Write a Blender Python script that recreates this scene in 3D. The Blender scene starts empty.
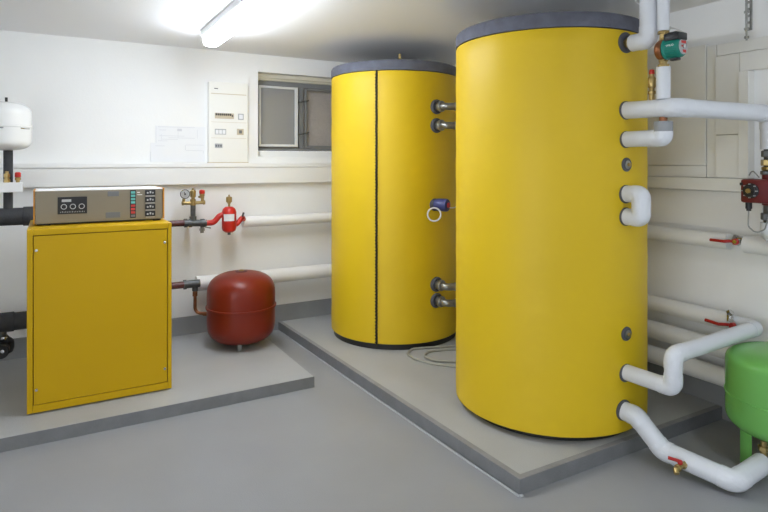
import bpy, bmesh, math, random
from mathutils import Vector, Matrix
random.seed(7)
S = bpy.context.scene
C = S.collection
PI = math.pi

# ------------------------------------------------------------ camera, world, exposure
cam_d = bpy.data.cameras.new('camera'); cam = bpy.data.objects.new('camera', cam_d); C.objects.link(cam)
cam_d.sensor_width = 36.0; cam_d.lens = 36.0 * 581 / 768
cam_d.shift_y = -94 / 768; cam_d.clip_start = 0.05
cam.location = (0, 0, 1.45); cam.rotation_euler = (PI / 2, 0, -math.atan(332 / 581))
S.camera = cam
w = bpy.data.worlds.new('world'); S.world = w; w.use_nodes = True
w.node_tree.nodes['Background'].inputs[0].default_value = (0.90, 0.95, 1.0, 1)
w.node_tree.nodes['Background'].inputs[1].default_value = 3.0
# unseen doorway added in the left wall lets world light brighten the room
po_d = bpy.data.lights.new('added_doorway_portal', 'AREA'); po_d.shape = 'RECTANGLE'; po_d.size = 2.1; po_d.size_y = 2.6; po_d.cycles.is_portal = True
po = bpy.data.objects.new('added_doorway_portal', po_d); C.objects.link(po); po.location = (-2.25, -0.1, 1.05); po.rotation_euler = (PI / 2, 0, -PI / 2)
S.view_settings.view_transform = 'Standard'; S.view_settings.look = 'None'
S.view_settings.exposure = 0.3; S.view_settings.gamma = 1.0; S.view_settings.use_curve_mapping = False
LAMP_E = (36.0, 22.0)   # brightness of the two fluorescent diffusers
LAMP_C = (0.84, 0.91, 1.0, 1)

# ------------------------------------------------------------ materials
def srgb(r, g, b):
    f = lambda c: (c / 255 / 12.92) if c / 255 <= 0.04045 else ((c / 255 + 0.055) / 1.055) ** 2.4
    return (f(r), f(g), f(b), 1)

def mat(name, col, rough=0.5, metal=0.0, bump=0.0, bscale=60.0, var=0.0, vscale=3.0, emit=None, spec=0.5, coat=0.0, rvar=0.0, alpha=1.0):
    m = bpy.data.materials.new(name); m.use_nodes = True
    n = m.node_tree.nodes; l = m.node_tree.links; b = n['Principled BSDF']
    b.inputs['Base Color'].default_value = col; b.inputs['Roughness'].default_value = rough
    b.inputs['Metallic'].default_value = metal; b.inputs['Specular IOR Level'].default_value = spec
    b.inputs['Coat Weight'].default_value = coat; b.inputs['Coat Roughness'].default_value = 0.42
    tc = n.new('ShaderNodeTexCoord')
    if var:
        no = n.new('ShaderNodeTexNoise'); no.inputs['Scale'].default_value = vscale; no.inputs['Detail'].default_value = 5
        l.new(tc.outputs['Object'], no.inputs['Vector'])
        r = n.new('ShaderNodeValToRGB'); r.color_ramp.elements[0].position = 0.3; r.color_ramp.elements[1].position = 0.7
        r.color_ramp.elements[0].color = tuple(c * (1 - var) for c in col[:3]) + (1,)
        r.color_ramp.elements[1].color = tuple(min(1, c * (1 + var)) for c in col[:3]) + (1,)
        l.new(no.outputs['Fac'], r.inputs['Fac']); l.new(r.outputs['Color'], b.inputs['Base Color'])
        if rvar:
            mr = n.new('ShaderNodeMapRange'); mr.inputs['To Min'].default_value = rough - rvar; mr.inputs['To Max'].default_value = rough + rvar
            l.new(no.outputs['Fac'], mr.inputs['Value']); l.new(mr.outputs['Result'], b.inputs['Roughness'])
    if bump:
        nb = n.new('ShaderNodeTexNoise'); nb.inputs['Scale'].default_value = bscale; nb.inputs['Detail'].default_value = 4
        l.new(tc.outputs['Object'], nb.inputs['Vector'])
        bp = n.new('ShaderNodeBump'); bp.inputs['Strength'].default_value = bump; bp.inputs['Distance'].default_value = 0.01
        l.new(nb.outputs['Fac'], bp.inputs['Height']); l.new(bp.outputs['Normal'], b.inputs['Normal'])
    if emit:
        b.inputs['Emission Color'].default_value = emit[0]; b.inputs['Emission Strength'].default_value = emit[1]
    return m

WALL = mat('wall_paint', srgb(246, 246, 245), 0.85, bump=0.08, bscale=90, var=0.015, vscale=2)
CEIL = mat('ceiling_paint', srgb(247, 247, 248), 0.9, bump=0.06, bscale=70)
TRIMW = mat('white_gloss_paint', srgb(244, 244, 243), 0.6)
BOARD = mat('board_paint', srgb(240, 239, 234), 0.8, bump=0.08, bscale=60, var=0.02, vscale=4)
FLOOR = mat('floor_coating', srgb(151, 152, 154), 0.5, bump=0.18, bscale=160, var=0.06, vscale=2.2, rvar=0.1)
PLTOP = mat('plinth_top_coating', srgb(172, 173, 173), 0.5, bump=0.2, bscale=140, var=0.05, vscale=3, rvar=0.08)
PLSIDE = mat('plinth_edge_paint', srgb(124, 125, 127), 0.55, bump=0.25, bscale=90, var=0.08, vscale=12)
PLEDGE = mat('plinth_border_paint', srgb(140, 140, 142), 0.55, bump=0.25, bscale=90, var=0.08, vscale=12)
SKIRT = mat('skirting_paint', srgb(146, 148, 150), 0.6, bump=0.15, bscale=60, var=0.05, vscale=6)
YTANK = mat('yellow_vinyl', srgb(224, 189, 26), 0.48, bump=0.10, bscale=14, var=0.03, vscale=1.5, spec=0.42)
YBOIL = mat('yellow_enamel', srgb(200, 160, 2), 0.42, spec=0.3, var=0.02, vscale=2, bump=0.03, bscale=200)
GAP = mat('shadow_gap_brown', srgb(110, 80, 10), 0.7)
FOAM = mat('dark_foam', srgb(100, 102, 114), 0.85, bump=0.5, bscale=35, var=0.15, vscale=14)
ZIP = mat('black_zip', srgb(30, 28, 24), 0.6, bump=0.5, bscale=300)
JACK = mat('pipe_jacket_pvc', srgb(222, 225, 231), 0.38, bump=0.05, bscale=25, var=0.015, vscale=8)
ELB = mat('elbow_jacket_pvc', srgb(224, 227, 233), 0.36, bump=0.5, bscale=40)
JACKW = mat('wall_pipe_jacket', srgb(240, 240, 240), 0.5, bump=0.05, bscale=20)
GSLEEVE = mat('grey_sleeve', srgb(150, 153, 156), 0.6)
BLACKINS = mat('black_rubber_insulation', srgb(58, 59, 62), 0.75, bump=0.4, bscale=50, var=0.15, vscale=15)
RUBBER = mat('dark_rubber', srgb(82, 84, 92), 0.7, bump=0.3, bscale=80)
BLACK = mat('black_plastic', srgb(32, 33, 36), 0.4)
BRASS = mat('brass', srgb(178, 155, 104), 0.32, metal=0.9, var=0.15, vscale=40)
COPPER = mat('aged_copper', srgb(150, 100, 70), 0.4, metal=0.85, var=0.2, vscale=30)
STEEL = mat('galvanised_steel', srgb(150, 150, 146), 0.38, metal=0.85, var=0.2, vscale=30)
CHROME = mat('chrome', srgb(205, 205, 205), 0.2, metal=1.0)
IRON = mat('malleable_iron', srgb(95, 97, 98), 0.45, metal=0.6, var=0.2, vscale=40)
DRED = mat('dark_red_pipe_paint', srgb(88, 42, 42), 0.35)
RED = mat('red_enamel', srgb(196, 38, 28), 0.35)
REDH = mat('red_handle_plastic', srgb(178, 34, 30), 0.4)
RVES = mat('vessel_red_enamel', srgb(122, 38, 20), 0.33, spec=0.35, bump=0.03, bscale=80, var=0.03, vscale=6)
VRED = mat('valve_red_paint', srgb(108, 34, 38), 0.45, var=0.06, vscale=20)
GREEN = mat('green_enamel', srgb(114, 182, 92), 0.2, bump=0.02, bscale=60)
WENAM = mat('white_enamel', srgb(240, 240, 238), 0.25)
TEAL = mat('teal_cast_paint', srgb(18, 128, 112), 0.4)
BLUE = mat('blue_plastic', srgb(60, 66, 120), 0.45)
FACEP = mat('champagne_metal', srgb(140, 131, 114), 0.4, metal=0.5, bump=0.04, bscale=120)
AMBER = mat('amber_cheek', srgb(205, 140, 30), 0.4)
CREAM = mat('cream_plastic', srgb(244, 243, 238), 0.45)
CREAMD = mat('cream_seam', srgb(205, 192, 168), 0.6)
BEIGE = mat('beige_housing', srgb(222, 218, 203), 0.7)
GFRAME = mat('grey_steel_frame', srgb(132, 133, 134), 0.5, bump=0.1, bscale=60)
SASHM = mat('galvanised_sash', srgb(226, 228, 230), 0.35, metal=0.1)
PAPER = mat('paper', srgb(240, 241, 243), 0.6)
INK = mat('faint_ink', srgb(218, 219, 224), 0.8)
GREY = mat('mid_grey_plastic', srgb(110, 112, 116), 0.5)
LGREY = mat('light_grey_print', srgb(180, 182, 184), 0.5)
TEALL = mat('teal_indicator', srgb(100, 180, 175), 0.4)
REDL = mat('red_indicator', srgb(190, 60, 58), 0.4)
HOSE = mat('grey_hose', srgb(160, 158, 145), 0.55)
WIRE = mat('white_cable', srgb(225, 225, 222), 0.5)
WIREG = mat('grey_cable', srgb(150, 152, 150), 0.5)
DIFFS = [mat('lamp_diffuser', srgb(255, 255, 255), 0.4, emit=(LAMP_C, e_)) for e_ in LAMP_E]

# glass pane
GLASS = bpy.data.materials.new('window_glass'); GLASS.use_nodes = True
_b = GLASS.node_tree.nodes['Principled BSDF']; _b.inputs['Base Color'].default_value = srgb(205, 206, 210)
_b.inputs['Roughness'].default_value = 0.06; _b.inputs['Transmission Weight'].default_value = 0.55; _b.inputs['IOR'].default_value = 1.5
# woven mesh behind glass
MESHM = bpy.data.materials.new('insect_mesh'); MESHM.use_nodes = True
_n = MESHM.node_tree.nodes; _l = MESHM.node_tree.links; _b = _n['Principled BSDF']; _b.inputs['Roughness'].default_value = 0.7
_t = _n.new('ShaderNodeTexCoord'); _w = _n.new('ShaderNodeTexBrick'); _w.offset = 0.5
_mp = _n.new('ShaderNodeMapping'); _mp.inputs['Rotation'].default_value = (PI / 2, 0, 0)
_w.inputs['Scale'].default_value = 34; _w.inputs['Color1'].default_value = srgb(200, 192, 186); _w.inputs['Color2'].default_value = srgb(188, 181, 175)
_w.inputs['Mortar'].default_value = srgb(120, 116, 113); _w.inputs['Mortar Size'].default_value = 0.03
_l.new(_t.outputs['Object'], _mp.inputs['Vector']); _l.new(_mp.outputs['Vector'], _w.inputs['Vector']); _l.new(_w.outputs['Color'], _b.inputs['Base Color'])

# ------------------------------------------------------------ builders
ORG = {}
class B:
    def __init__(s): s.bm = bmesh.new()
    def box(s, x0, x1, y0, y1, z0, z1, bev=0.0, rot=0.0, piv=None, seg=2):
        r = bmesh.ops.create_cube(s.bm, size=1.0); vs = r['verts']
        c = Vector(((x0 + x1) / 2, (y0 + y1) / 2, (z0 + z1) / 2))
        for v in vs: v.co = Vector((v.co.x * (x1 - x0), v.co.y * (y1 - y0), v.co.z * (z1 - z0)))
        if bev:
            es = list({e for v in vs for e in v.link_edges})
            q = bmesh.ops.bevel(s.bm, geom=es, offset=bev, segments=seg, profile=0.5, affect='EDGES')
            vs = list({v for f in q['faces'] for v in f.verts} | {v for v in vs if v.is_valid})
        for v in vs: v.co += c
        if rot:
            p = Vector(piv) if piv else c
            bmesh.ops.rotate(s.bm, verts=vs, cent=p, matrix=Matrix.Rotation(rot, 3, 'Z'))
        return s
    def lathe(s, prof, org=(0, 0, 0), axis=(0, 0, 1), n=48, closed=True):
        """prof: (radius, distance along the axis)"""
        a = Vector(axis).normalized(); u = a.orthogonal().normalized(); v = a.cross(u); o = Vector(org)
        rings = []
        for r, h in prof:
            if r < 1e-6: rings.append([s.bm.verts.new(o + a * h)])
            else: rings.append([s.bm.verts.new(o + a * h + (u * math.cos(2 * PI * i / n) + v * math.sin(2 * PI * i / n)) * r) for i in range(n)])
        for A, Bq in zip(rings, rings[1:]):
            for i in range(n):
                j = (i + 1) % n
                if len(A) == 1 and len(Bq) == 1: continue
                if len(A) == 1: s.bm.faces.new((A[0], Bq[i], Bq[j]))
                elif len(Bq) == 1: s.bm.faces.new((A[i], A[j], Bq[0]))
                else: s.bm.faces.new((A[i], A[j], Bq[j], Bq[i]))
        if closed:
            for R in (rings[0], rings[-1]):
                if len(R) > 1: s.bm.faces.new(R)
        return s
    def cyl(s, p0, p1, r, r2=None, n=32, bev=0.0):
        p0 = Vector(p0); p1 = Vector(p1); L = (p1 - p0).length; r2 = r if r2 is None else r2
        if bev: pr = [(r - bev, 0), (r, bev), (r2, L - bev), (r2 - bev, L)]
        else: pr = [(r, 0), (r2, L)]
        return s.lathe(pr, p0, p1 - p0, n)
    def hexn(s, p0, p1, r): return s.cyl(p0, p1, r, n=6, bev=r * 0.08)
    def tube(s, pts, r, fil=0.0, n=28, step=8, cap=True):
        P = fillet(pts, fil, step) if fil else [Vector(p) for p in pts]
        T = []
        for i in range(len(P)):
            d = (P[min(i + 1, len(P) - 1)] - P[max(i - 1, 0)]); T.append(d.normalized())
        u = T[0].orthogonal().normalized(); rings = []
        for i, p in enumerate(P):
            if i:
                q = T[i - 1].rotation_difference(T[i]); u = (q @ u)
                u = (u - T[i] * u.dot(T[i])).normalized()
            v = T[i].cross(u); rr = r(i / (len(P) - 1)) if callable(r) else r
            rings.append([s.bm.verts.new(p + (u * math.cos(2 * PI * k / n) + v * math.sin(2 * PI * k / n)) * rr) for k in range(n)])
        closed = (P[0] - P[-1]).length < 1e-6
        for A, Q in zip(rings, rings[1:]):
            for k in range(n):
                j = (k + 1) % n; s.bm.faces.new((A[k], A[j], Q[j], Q[k]))
        if cap and not closed:
            s.bm.faces.new(rings[0]); s.bm.faces.new(rings[-1])
        return s
    def sphere(s, c, r, sc=(1, 1, 1)):
        q = bmesh.ops.create_uvsphere(s.bm, u_segments=24, v_segments=14, radius=r)
        for v in q['verts']: v.co = Vector((v.co.x * sc[0], v.co.y * sc[1], v.co.z * sc[2])) + Vector(c)
        return s
    def torus(s, c, axis, R, r, n=40, m=10):
        a = Vector(axis).normalized(); u = a.orthogonal().normalized(); v = a.cross(u)
        P = [Vector(c) + (u * math.cos(2 * PI * i / n) + v * math.sin(2 * PI * i / n)) * R for i in range(n)]
        rings = []
        for i, p in enumerate(P):
            d = (p - Vector(c)).normalized()
            rings.append([s.bm.verts.new(p + (d * math.cos(2 * PI * k / m) + a * math.sin(2 * PI * k / m)) * r) for k in range(m)])
        for i in range(n):
            A = rings[i]; Q = rings[(i + 1) % n]
            for k in range(m):
                j = (k + 1) % m; s.bm.faces.new((A[k], A[j], Q[j], Q[k]))
        return s
    def poly(s, xy, z0, z1):
        lo = [s.bm.verts.new((x, y, z0)) for x, y in xy]; hi = [s.bm.verts.new((x, y, z1)) for x, y in xy]
        s.bm.faces.new(lo); s.bm.faces.new(hi); k = len(xy)
        for i in range(k): s.bm.faces.new((lo[i], lo[(i + 1) % k], hi[(i + 1) % k], hi[i]))
        return s
    def build(s, name, m, parent=None, label=None, smooth=True, rot=None):
        bmesh.ops.recalc_face_normals(s.bm, faces=s.bm.faces)
        if rot: bmesh.ops.rotate(s.bm, verts=s.bm.verts, cent=Vector(rot[1]), matrix=Matrix.Rotation(rot[0], 3, 'Z'))
        me = bpy.data.meshes.new(name); 
        if smooth:
            for f in s.bm.faces: f.smooth = len(f.verts) <= 4
            for e in s.bm.edges:
                if len(e.link_faces) == 2 and e.calc_face_angle(0) > 0.6: e.smooth = False
        org = ORG[parent.name] if parent else Vector((0, 0, 0))
        if not parent:
            bb = [v.co for v in s.bm.verts]
            org = Vector(((min(v.x for v in bb) + max(v.x for v in bb)) / 2, (min(v.y for v in bb) + max(v.y for v in bb)) / 2, min(v.z for v in bb)))
        bmesh.ops.translate(s.bm, verts=s.bm.verts, vec=-org)
        s.bm.to_mesh(me); s.bm.free(); me.materials.append(m)
        o = bpy.data.objects.new(name, me); C.objects.link(o)
        if parent: o.parent = parent
        else: o.location = org
        ORG[o.name] = org.copy()
        if label: o['label'] = label
        return o

def fillet(pts, fil, step=8):
    P = [Vector(p) for p in pts]; out = [P[0]]
    for a, b, c in zip(P, P[1:], P[2:]):
        d0 = (a - b); d1 = (c - b); L = min(fil, d0.length * 0.49, d1.length * 0.49) if fil else 0
        ang = d0.angle(d1)
        L2 = min(fil / math.tan(ang / 2), d0.length * 0.495, d1.length * 0.495)
        s0 = b + d0.normalized() * L2; s1 = b + d1.normalized() * L2; rad = L2 * math.tan(ang / 2)
        cen = b + (d0.normalized() + d1.normalized()).normalized() * (rad / math.sin(ang / 2))
        v0 = s0 - cen; v1 = s1 - cen; tot = v0.angle(v1); ax = v0.cross(v1).normalized()
        for i in range(step + 1): out.append(cen + Matrix.Rotation(tot * i / step, 3, ax) @ v0)
    out.append(P[-1]); return out

def thing(name, label, cat, loc, group=None):
    o = bpy.data.objects.new(name, None); C.objects.link(o); o.location = loc; o.empty_display_size = 0.05
    o['label'] = label; o['category'] = cat
    if group: o['group'] = group
    ORG[o.name] = Vector(loc); return o
def tag(o, label, cat, group=None):
    o['label'] = label; o['category'] = cat
    if group: o['group'] = group
    return o
def struct(name, b, m, label=None, parent=None, smooth=False):
    o = b.build(name, m, parent, label, smooth)
    if not parent: o['kind'] = 'structure'
    return o

# ------------------------------------------------------------ the room
XR, YB, ZC = 3.30, 4.83, 2.367
XL, YF = -2.2, -1.9
WX0, WX1, WZ0, WZ1 = 1.524, 2.75, 1.495, 2.22
struct('floor', B().box(XL, XR, YF, YB, -0.1, 0), FLOOR, 'grey coated concrete floor')
struct('ceiling', B().box(XL, XR, YF, YB, ZC, ZC + 0.1), CEIL, 'white painted ceiling')
struct('wall_back', B().box(XL, WX0, YB, YB + 0.3, 0, ZC).box(WX1, XR, YB, YB + 0.3, 0, ZC).box(WX0, WX1, YB, YB + 0.3, 0, WZ0).box(WX0, WX1, YB, YB + 0.3, WZ1, ZC), WALL, 'white back wall with the window')
struct('wall_right', B().box(XR, XR + 0.2, YF, YB, 0, ZC), WALL, 'white right wall')
struct('wall_left', B().box(XL - 0.2, XL, YF, -1.4, 0, ZC).box(XL - 0.2, XL, 1.2, YB, 0, ZC).box(XL - 0.2, XL, -1.4, 1.2, 2.1, ZC), WALL)  # door-sized opening added here to let the world light in
struct('wall_front', B().box(XL, XR, YF - 0.2, YF, 0, ZC), WALL)
struct('baseboard_back', B().box(XL, XR, YB - 0.014, YB, 0, 0.212, bev=0.003), SKIRT, 'grey painted skirting of the back wall')
struct('baseboard_right', B().box(XR - 0.014, XR, YF, YB - 0.014, 0, 0.2, bev=0.003), SKIRT, 'grey painted skirting of the right wall')
# ledge along the back wall
struct('trim_1', B().box(XL, XR - 0.09, YB - 0.05, YB, 1.27, 1.405, bev=0.004).box(XL, XR - 0.09, YB - 0.058, YB, 1.405, 1.442, bev=0.006), TRIMW, 'white ledge along the back wall')
# rail and cladding boards on the right wall
struct('trim_2', B().box(XR - 0.085, XR, YF, YB, 1.29, 1.36, bev=0.004), BOARD, 'white rail along the right wall')
struct('trim_3', B().box(XR - 0.035, XR, 1.985, YB - 0.06, 1.43, 2.125, bev=0.003).box(XR - 0.03, XR, 1.985, YB - 0.06, 1.362, 1.428, bev=0.002), BOARD, 'large white cladding board on the right wall')
struct('trim_4', B().box(XR - 0.03, XR, 1.925, 1.981, 1.362, 2.115, bev=0.003)
       .box(XR - 0.03, XR, 0.9, 1.922, 2.05, 2.115, bev=0.003), BOARD, 'outer white boards around the niche')
struct('trim_5', B().box(XR - 0.045, XR, 1.79, 1.921, 1.362, 1.60, bev=0.002).box(XR - 0.045, XR, 1.79, 1.921, 1.603, 2.045, bev=0.002)
       .box(XR - 0.045, XR, 0.9, 1.787, 1.945, 2.045, bev=0.002).box(XR - 0.062, XR, 1.735, 1.787, 1.362, 1.942, bev=0.002), BOARD, 'inner white boards framing the pale niche')
struct('trim_6', B().box(XR - 0.012, XR, 1.69, YB - 0.02, 1.075, 1.283, bev=0.002), WALL, 'thin white board below the rail')
# plinths (floor slabs the machines stand on)
HP, HL, HT = 0.07, 0.07, 0.095   # both plinths; underside of the tank jackets
big = [(1.765, 1.9), (XR - 0.015, 1.9), (XR - 0.015, YB - 0.015), (1.70, YB - 0.015)]
def inset(x0, y0, d): return x0 + d, y0 + d
pb = struct('trim_7', B().poly(big, 0, HP - 0.002), PLSIDE, 'raised grey plinth under the two yellow tanks')
e = 0.03
struct('plinth_border', B().poly([(1.765 + .002, 1.902), (XR - .016, 1.902), (XR - .016, 1.902 + e), (1.767 + e, 1.902 + e), (1.702 + e, YB - .016), (1.702, YB - .016)], HP - 0.002, HP - 0.0005), PLEDGE, parent=pb)
struct('sealant_bead', B().tube([(1.757, 1.893, 0.002), (1.742, 2.3, 0.002), (1.715, 3.4, 0.002), (1.695, 4.7, 0.002)], lambda f: 0.0045 + 0.003 * max(0, 0.4 - f), n=8).tube([(1.757, 1.893, 0.002), (1.775, 1.893, 0.001)], 0.007, n=8), LGREY, parent=pb, label='pale bead of sealant')
struct('plinth_surface', B().poly([(1.767 + e, 1.902 + e), (XR - .016, 1.902 + e), (XR - .016, YB - .016), (1.702 + e, YB - .016)], HP - 0.002, HP), PLTOP, parent=pb)
pl = struct('trim_8', B().poly([(XL + .01, 3.462), (1.467, 3.47), (1.467, YB - 0.015), (XL + .01, YB - 0.015)], 0, HL - 0.002), PLSIDE, 'low grey plinth under the boiler')
struct('plinth_surface', B().poly([(XL + .012, 3.465), (1.463, 3.473), (1.463, YB - 0.016), (XL + .012, YB - 0.016)], HL - 0.002, HL), PLTOP, parent=pl)

# window
yw = YB + 0.13
win = struct('window_1', B().box(WX0, WX1, yw, yw + 0.03, 1.548, 1.575, bev=0.003).box(WX0, WX1, yw, yw + 0.03, 2.125, 2.165, bev=0.003)
             .box(WX0, WX0 + 0.03, yw, yw + 0.03, 1.575, 2.125, bev=0.003).box(1.945, 1.99, yw, yw + 0.03, 1.575, 2.125, bev=0.003).box(WX1 - 0.03, WX1, yw, yw + 0.03, 1.575, 2.125, bev=0.003), GFRAME, 'grey steel basement window with a pale left sash')
struct('window_housing', B().box(WX0, WX1, yw - 0.02, yw + 0.12, 2.168, WZ1, bev=0.002).box(WX0, WX1, yw - 0.045, yw - 0.02, 2.185, WZ1, bev=0.002), BEIGE, parent=win)
struct('window_sill', B().box(WX0, WX1, yw - 0.05, yw + 0.12, WZ0, 1.546, bev=0.003), TRIMW, parent=win)
ax0, ax1, az0, az1 = 1.565, 1.925, 1.585, 2.12
struct('window_sash', B().box(ax0, ax0 + 0.018, yw - 0.03, yw - 0.005, az0, az1, bev=0.002).box(ax1 - 0.03, ax1, yw - 0.03, yw - 0.005, az0, az1, bev=0.002)
       .box(ax0 + .018, ax1 - .03, yw - 0.03, yw - 0.005, az0, az0 + 0.022, bev=0.002).box(ax0 + .018, ax1 - .03, yw - 0.03, yw - 0.005, az1 - 0.02, az1, bev=0.002), SASHM, parent=win, label='pale galvanised sash')
struct('window_pane', B().box(ax0 + .018, ax1 - .03, yw - 0.02, yw - 0.015, az0 + .022, az1 - .02), GLASS, parent=win)
struct('window_screen_frame', B().box(2.0, 2.02, yw - 0.012, yw - 0.001, 1.58, 2.12, bev=0.002).box(2.02, WX1 - 0.03, yw - 0.012, yw - 0.001, 1.58, 1.6, bev=0.002).box(2.02, WX1 - .03, yw - 0.012, yw - 0.001, 2.10, 2.12, bev=0.002), GFRAME, parent=win)
struct('window_screen', B().box(WX0 + 0.03, WX1 - 0.03, yw + 0.034, yw + 0.037, 1.55, 2.16), MESHM, parent=win, label='grey-brown woven insect mesh')
for z in (1.70, 1.99):
    struct('window_hinge', B().cyl((1.93, yw - 0.035, z - 0.004), (2.03, yw - 0.03, z + 0.018), 0.006, n=12).cyl((1.93, yw - 0.035, z - 0.004), (1.93, yw - 0.005, z - 0.004), 0.007, n=12).cyl((2.03, yw - 0.03, z + 0.018), (2.03, yw, z + 0.018), 0.006, n=12), IRON, parent=win)

# ------------------------------------------------------------ lamps
def lamp(x, y0, y1, label, dm):
    t = thing('ceiling_light', label, 'ceiling light', (x, y1, ZC), 'fluorescent ceiling lights')
    B().box(x - 0.066, x + 0.066, y0 - 0.01, y1 + 0.01, ZC - 0.046, ZC, bev=0.006).build('housing', TRIMW, t, smooth=False)
    b = B(); n = 16; prof = []
    for i in range(n + 1):
        a = PI * i / n; prof.append((x + 0.058 * math.copysign(abs(math.cos(a)) ** 0.6, math.cos(a)), ZC - 0.047 - 0.066 * math.sin(a) ** 0.6))
    ys = [y0, y0 + 0.02, y1 - 0.02, y1]
    rows = []
    for k, yy in enumerate(ys):
        sc = 0.82 if k in (0, 3) else 1.0
        rows.append([b.bm.verts.new((x + (px - x) * sc, yy, ZC - 0.036 + (pz - ZC + 0.036) * sc)) for px, pz in prof])
    for A, Q in zip(rows, rows[1:]):
        for i in range(n): b.bm.faces.new((A[i], A[i + 1], Q[i + 1], Q[i]))
        b.bm.faces.new((A[0], Q[0], Q[-1], A[-1]))
    b.bm.faces.new(rows[0]); b.bm.faces.new(rows[-1])
    b.build('diffuser', dm, t, 'glowing white diffuser')
lamp(0.965, 2.72, 4.14, 'glowing white tube light on the ceiling above the boiler', DIFFS[0])
lamp(1.85, -0.9, 0.35, 'unseen tube light added on the ceiling behind the camera', DIFFS[1])  # second tube is unseen, added for more light in the room

# ------------------------------------------------------------ the two yellow storage tanks
def tank(cx, cy, label, R, gap, top, rec):
    t = thing('buffer_tank', label, 'storage tank', (cx, cy, HT), 'yellow insulated storage tanks')
    B().lathe([(R - rec - 0.03, HP - HT), (R - rec, HP - HT), (R - rec, gap + 0.004)], (cx, cy, HT), n=96).build('base_ring', BLACK, t)
    b = B(); pr = [(R - 0.03, gap), (R - 0.006, gap + 0.001), (R - 0.001, gap + 0.006), (R, 0.05)]
    for i in range(1, 30): pr.append((R + 0.0012 * math.sin(i * 1.7), 0.05 + (top - 0.06) * i / 30))
    pr += [(R, top - 0.01), (R - 0.004, top - 0.002), (R - 0.03, top)]
    b.lathe(pr, (cx, cy, HT), n=128).build('jacket', YTANK, t, 'yellow insulation jacket')
    lz = [(R - 0.02, top), (R + 0.001, top + 0.003), (R + 0.003, top + 0.03), (R + 0.002, top + 0.062), (R - 0.006, top + 0.076), (R - 0.022, top + 0.082), (R - 0.08, top + 0.082)]
    B().lathe(lz, (cx, cy, HT), n=128).build('lid', FOAM, t, 'dark grey foam lid')
    return t
def grommet(t, x, y, z, r=0.04, n=(0, -1, 0), label=None):
    p = Vector((x, y, z)); n = Vector(n).normalized()
    return B().lathe([(r, -0.01), (r, 0.004), (r * 0.9, 0.008), (r * 0.55, 0.008), (r * 0.5, 0.002)], p, n, n=36).build('grommet', RUBBER, t, label)
X1, Y1, R1 = 2.481, 2.440, 0.5245
T1 = tank(X1, Y1, 'large yellow tank at the front with white pipes on its right side', R1, 0.009, 2.013, 0.05)
OX, OY = 2.481, Y1 - R1
g = grommet(T1, OX, OY, 2.044, 0.052)
for z, r_ in ((1.707, .046), (1.562, .042), (1.29, .046), (1.178, .046), (0.400, .045)): grommet(T1, OX, OY, z, r_)
grommet(T1, 2.465, OY, 0.218, 0.051)
for z in (1.437, 0.594):
    g = grommet(T1, OX + 0.004, OY, z, 0.035)
    B().lathe([(0.021, 0), (0.021, 0.012), (0.012, 0.014)], (OX + 0.004, OY, z), (0, -1, 0), n=24).build('thermowell', STEEL, g)
    B().hexn((OX + 0.004, OY - 0.01, z), (OX + 0.004, OY - 0.024, z), 0.01).build('plug', BRASS, g)

X2, Y2, R2 = 2.440, 4.09, 0.518
T2 = tank(X2, Y2, 'yellow tank at the back with a black zip seam, beside the window', R2, 0.018, 2.028, 0.02)
za = math.radians(-135.9); d = Vector((math.cos(za), math.sin(za), 0)); q = Vector((X2, Y2, 0)) + d * 0.519
b = B(); b.tube([q + Vector((0.0015 * math.sin(i * 1.3), 0, HT + 0.0 + 2.03 * i / 60)) for i in range(61)], 0.0075, n=10)
side = Vector((-d.y, d.x, 0))
for i in range(160):
    z = HT + 0.03 + i * 1.99 / 160; s_ = 0.006 if i % 2 else -0.006
    b.sphere
    c = q + d * 0.006 + side * s_; b.box(c.x - .004, c.x + .004, c.y - .004, c.y + .004, z, z + 0.007)
b.build('zip_seam', ZIP, T2, 'black zip seam')
B().cyl((2.425, 3.99, HT + 2.108), (2.425, 3.99, HT + 2.17), 0.012, bev=0.002).hexn((2.425, 3.99, HT + 2.17), (2.425, 3.99, HT + 2.185), 0.017).cyl((2.425, 3.99, HT + 2.185), (2.425, 3.99, HT + 2.225), 0.011, bev=0.003).build('vent', BRASS, T2, 'small brass vent on the lid')

def tank_fitting(x, y, z, red):
    n = Vector((0.16, -0.987, 0)).normalized(); p = Vector((x, y, z))
    g = B().lathe([(0.055, -0.012), (0.055, 0.012), (0.048, 0.02), (0.036, 0.02), (0.034, 0.0)], p, n, n=36).build('grommet', RUBBER, T2)
    B().hexn(p, p + n * 0.045, 0.034).lathe([(0.03, 0.04), (0.040, 0.046), (0.041, 0.062), (0.033, 0.07)], p, n, n=28).build('nut', STEEL, g)
    e0 = p + n * 0.06; e1 = p + n * 0.105 + Vector((0.0, 0, -0.004)); e2 = e1 + Vector((0.085, -0.03, 0.0))
    B().tube([e0, e1, e2], 0.026, 0.035, n=24).cyl(e2 - (e2 - e1) * 0.3, e2, 0.031, n=24, bev=0.003).build('elbow', STEEL, g)
    if red: B().cyl(e2, e2 + Vector((0.014, -0.005, 0)), 0.022, bev=0.003).build('plug', RED, g, 'red plug')
for z, r_ in ((1.862, True), (1.722, False), (0.537, True), (0.417, False)): tank_fitting(2.492, 3.577, z, r_)

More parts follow.
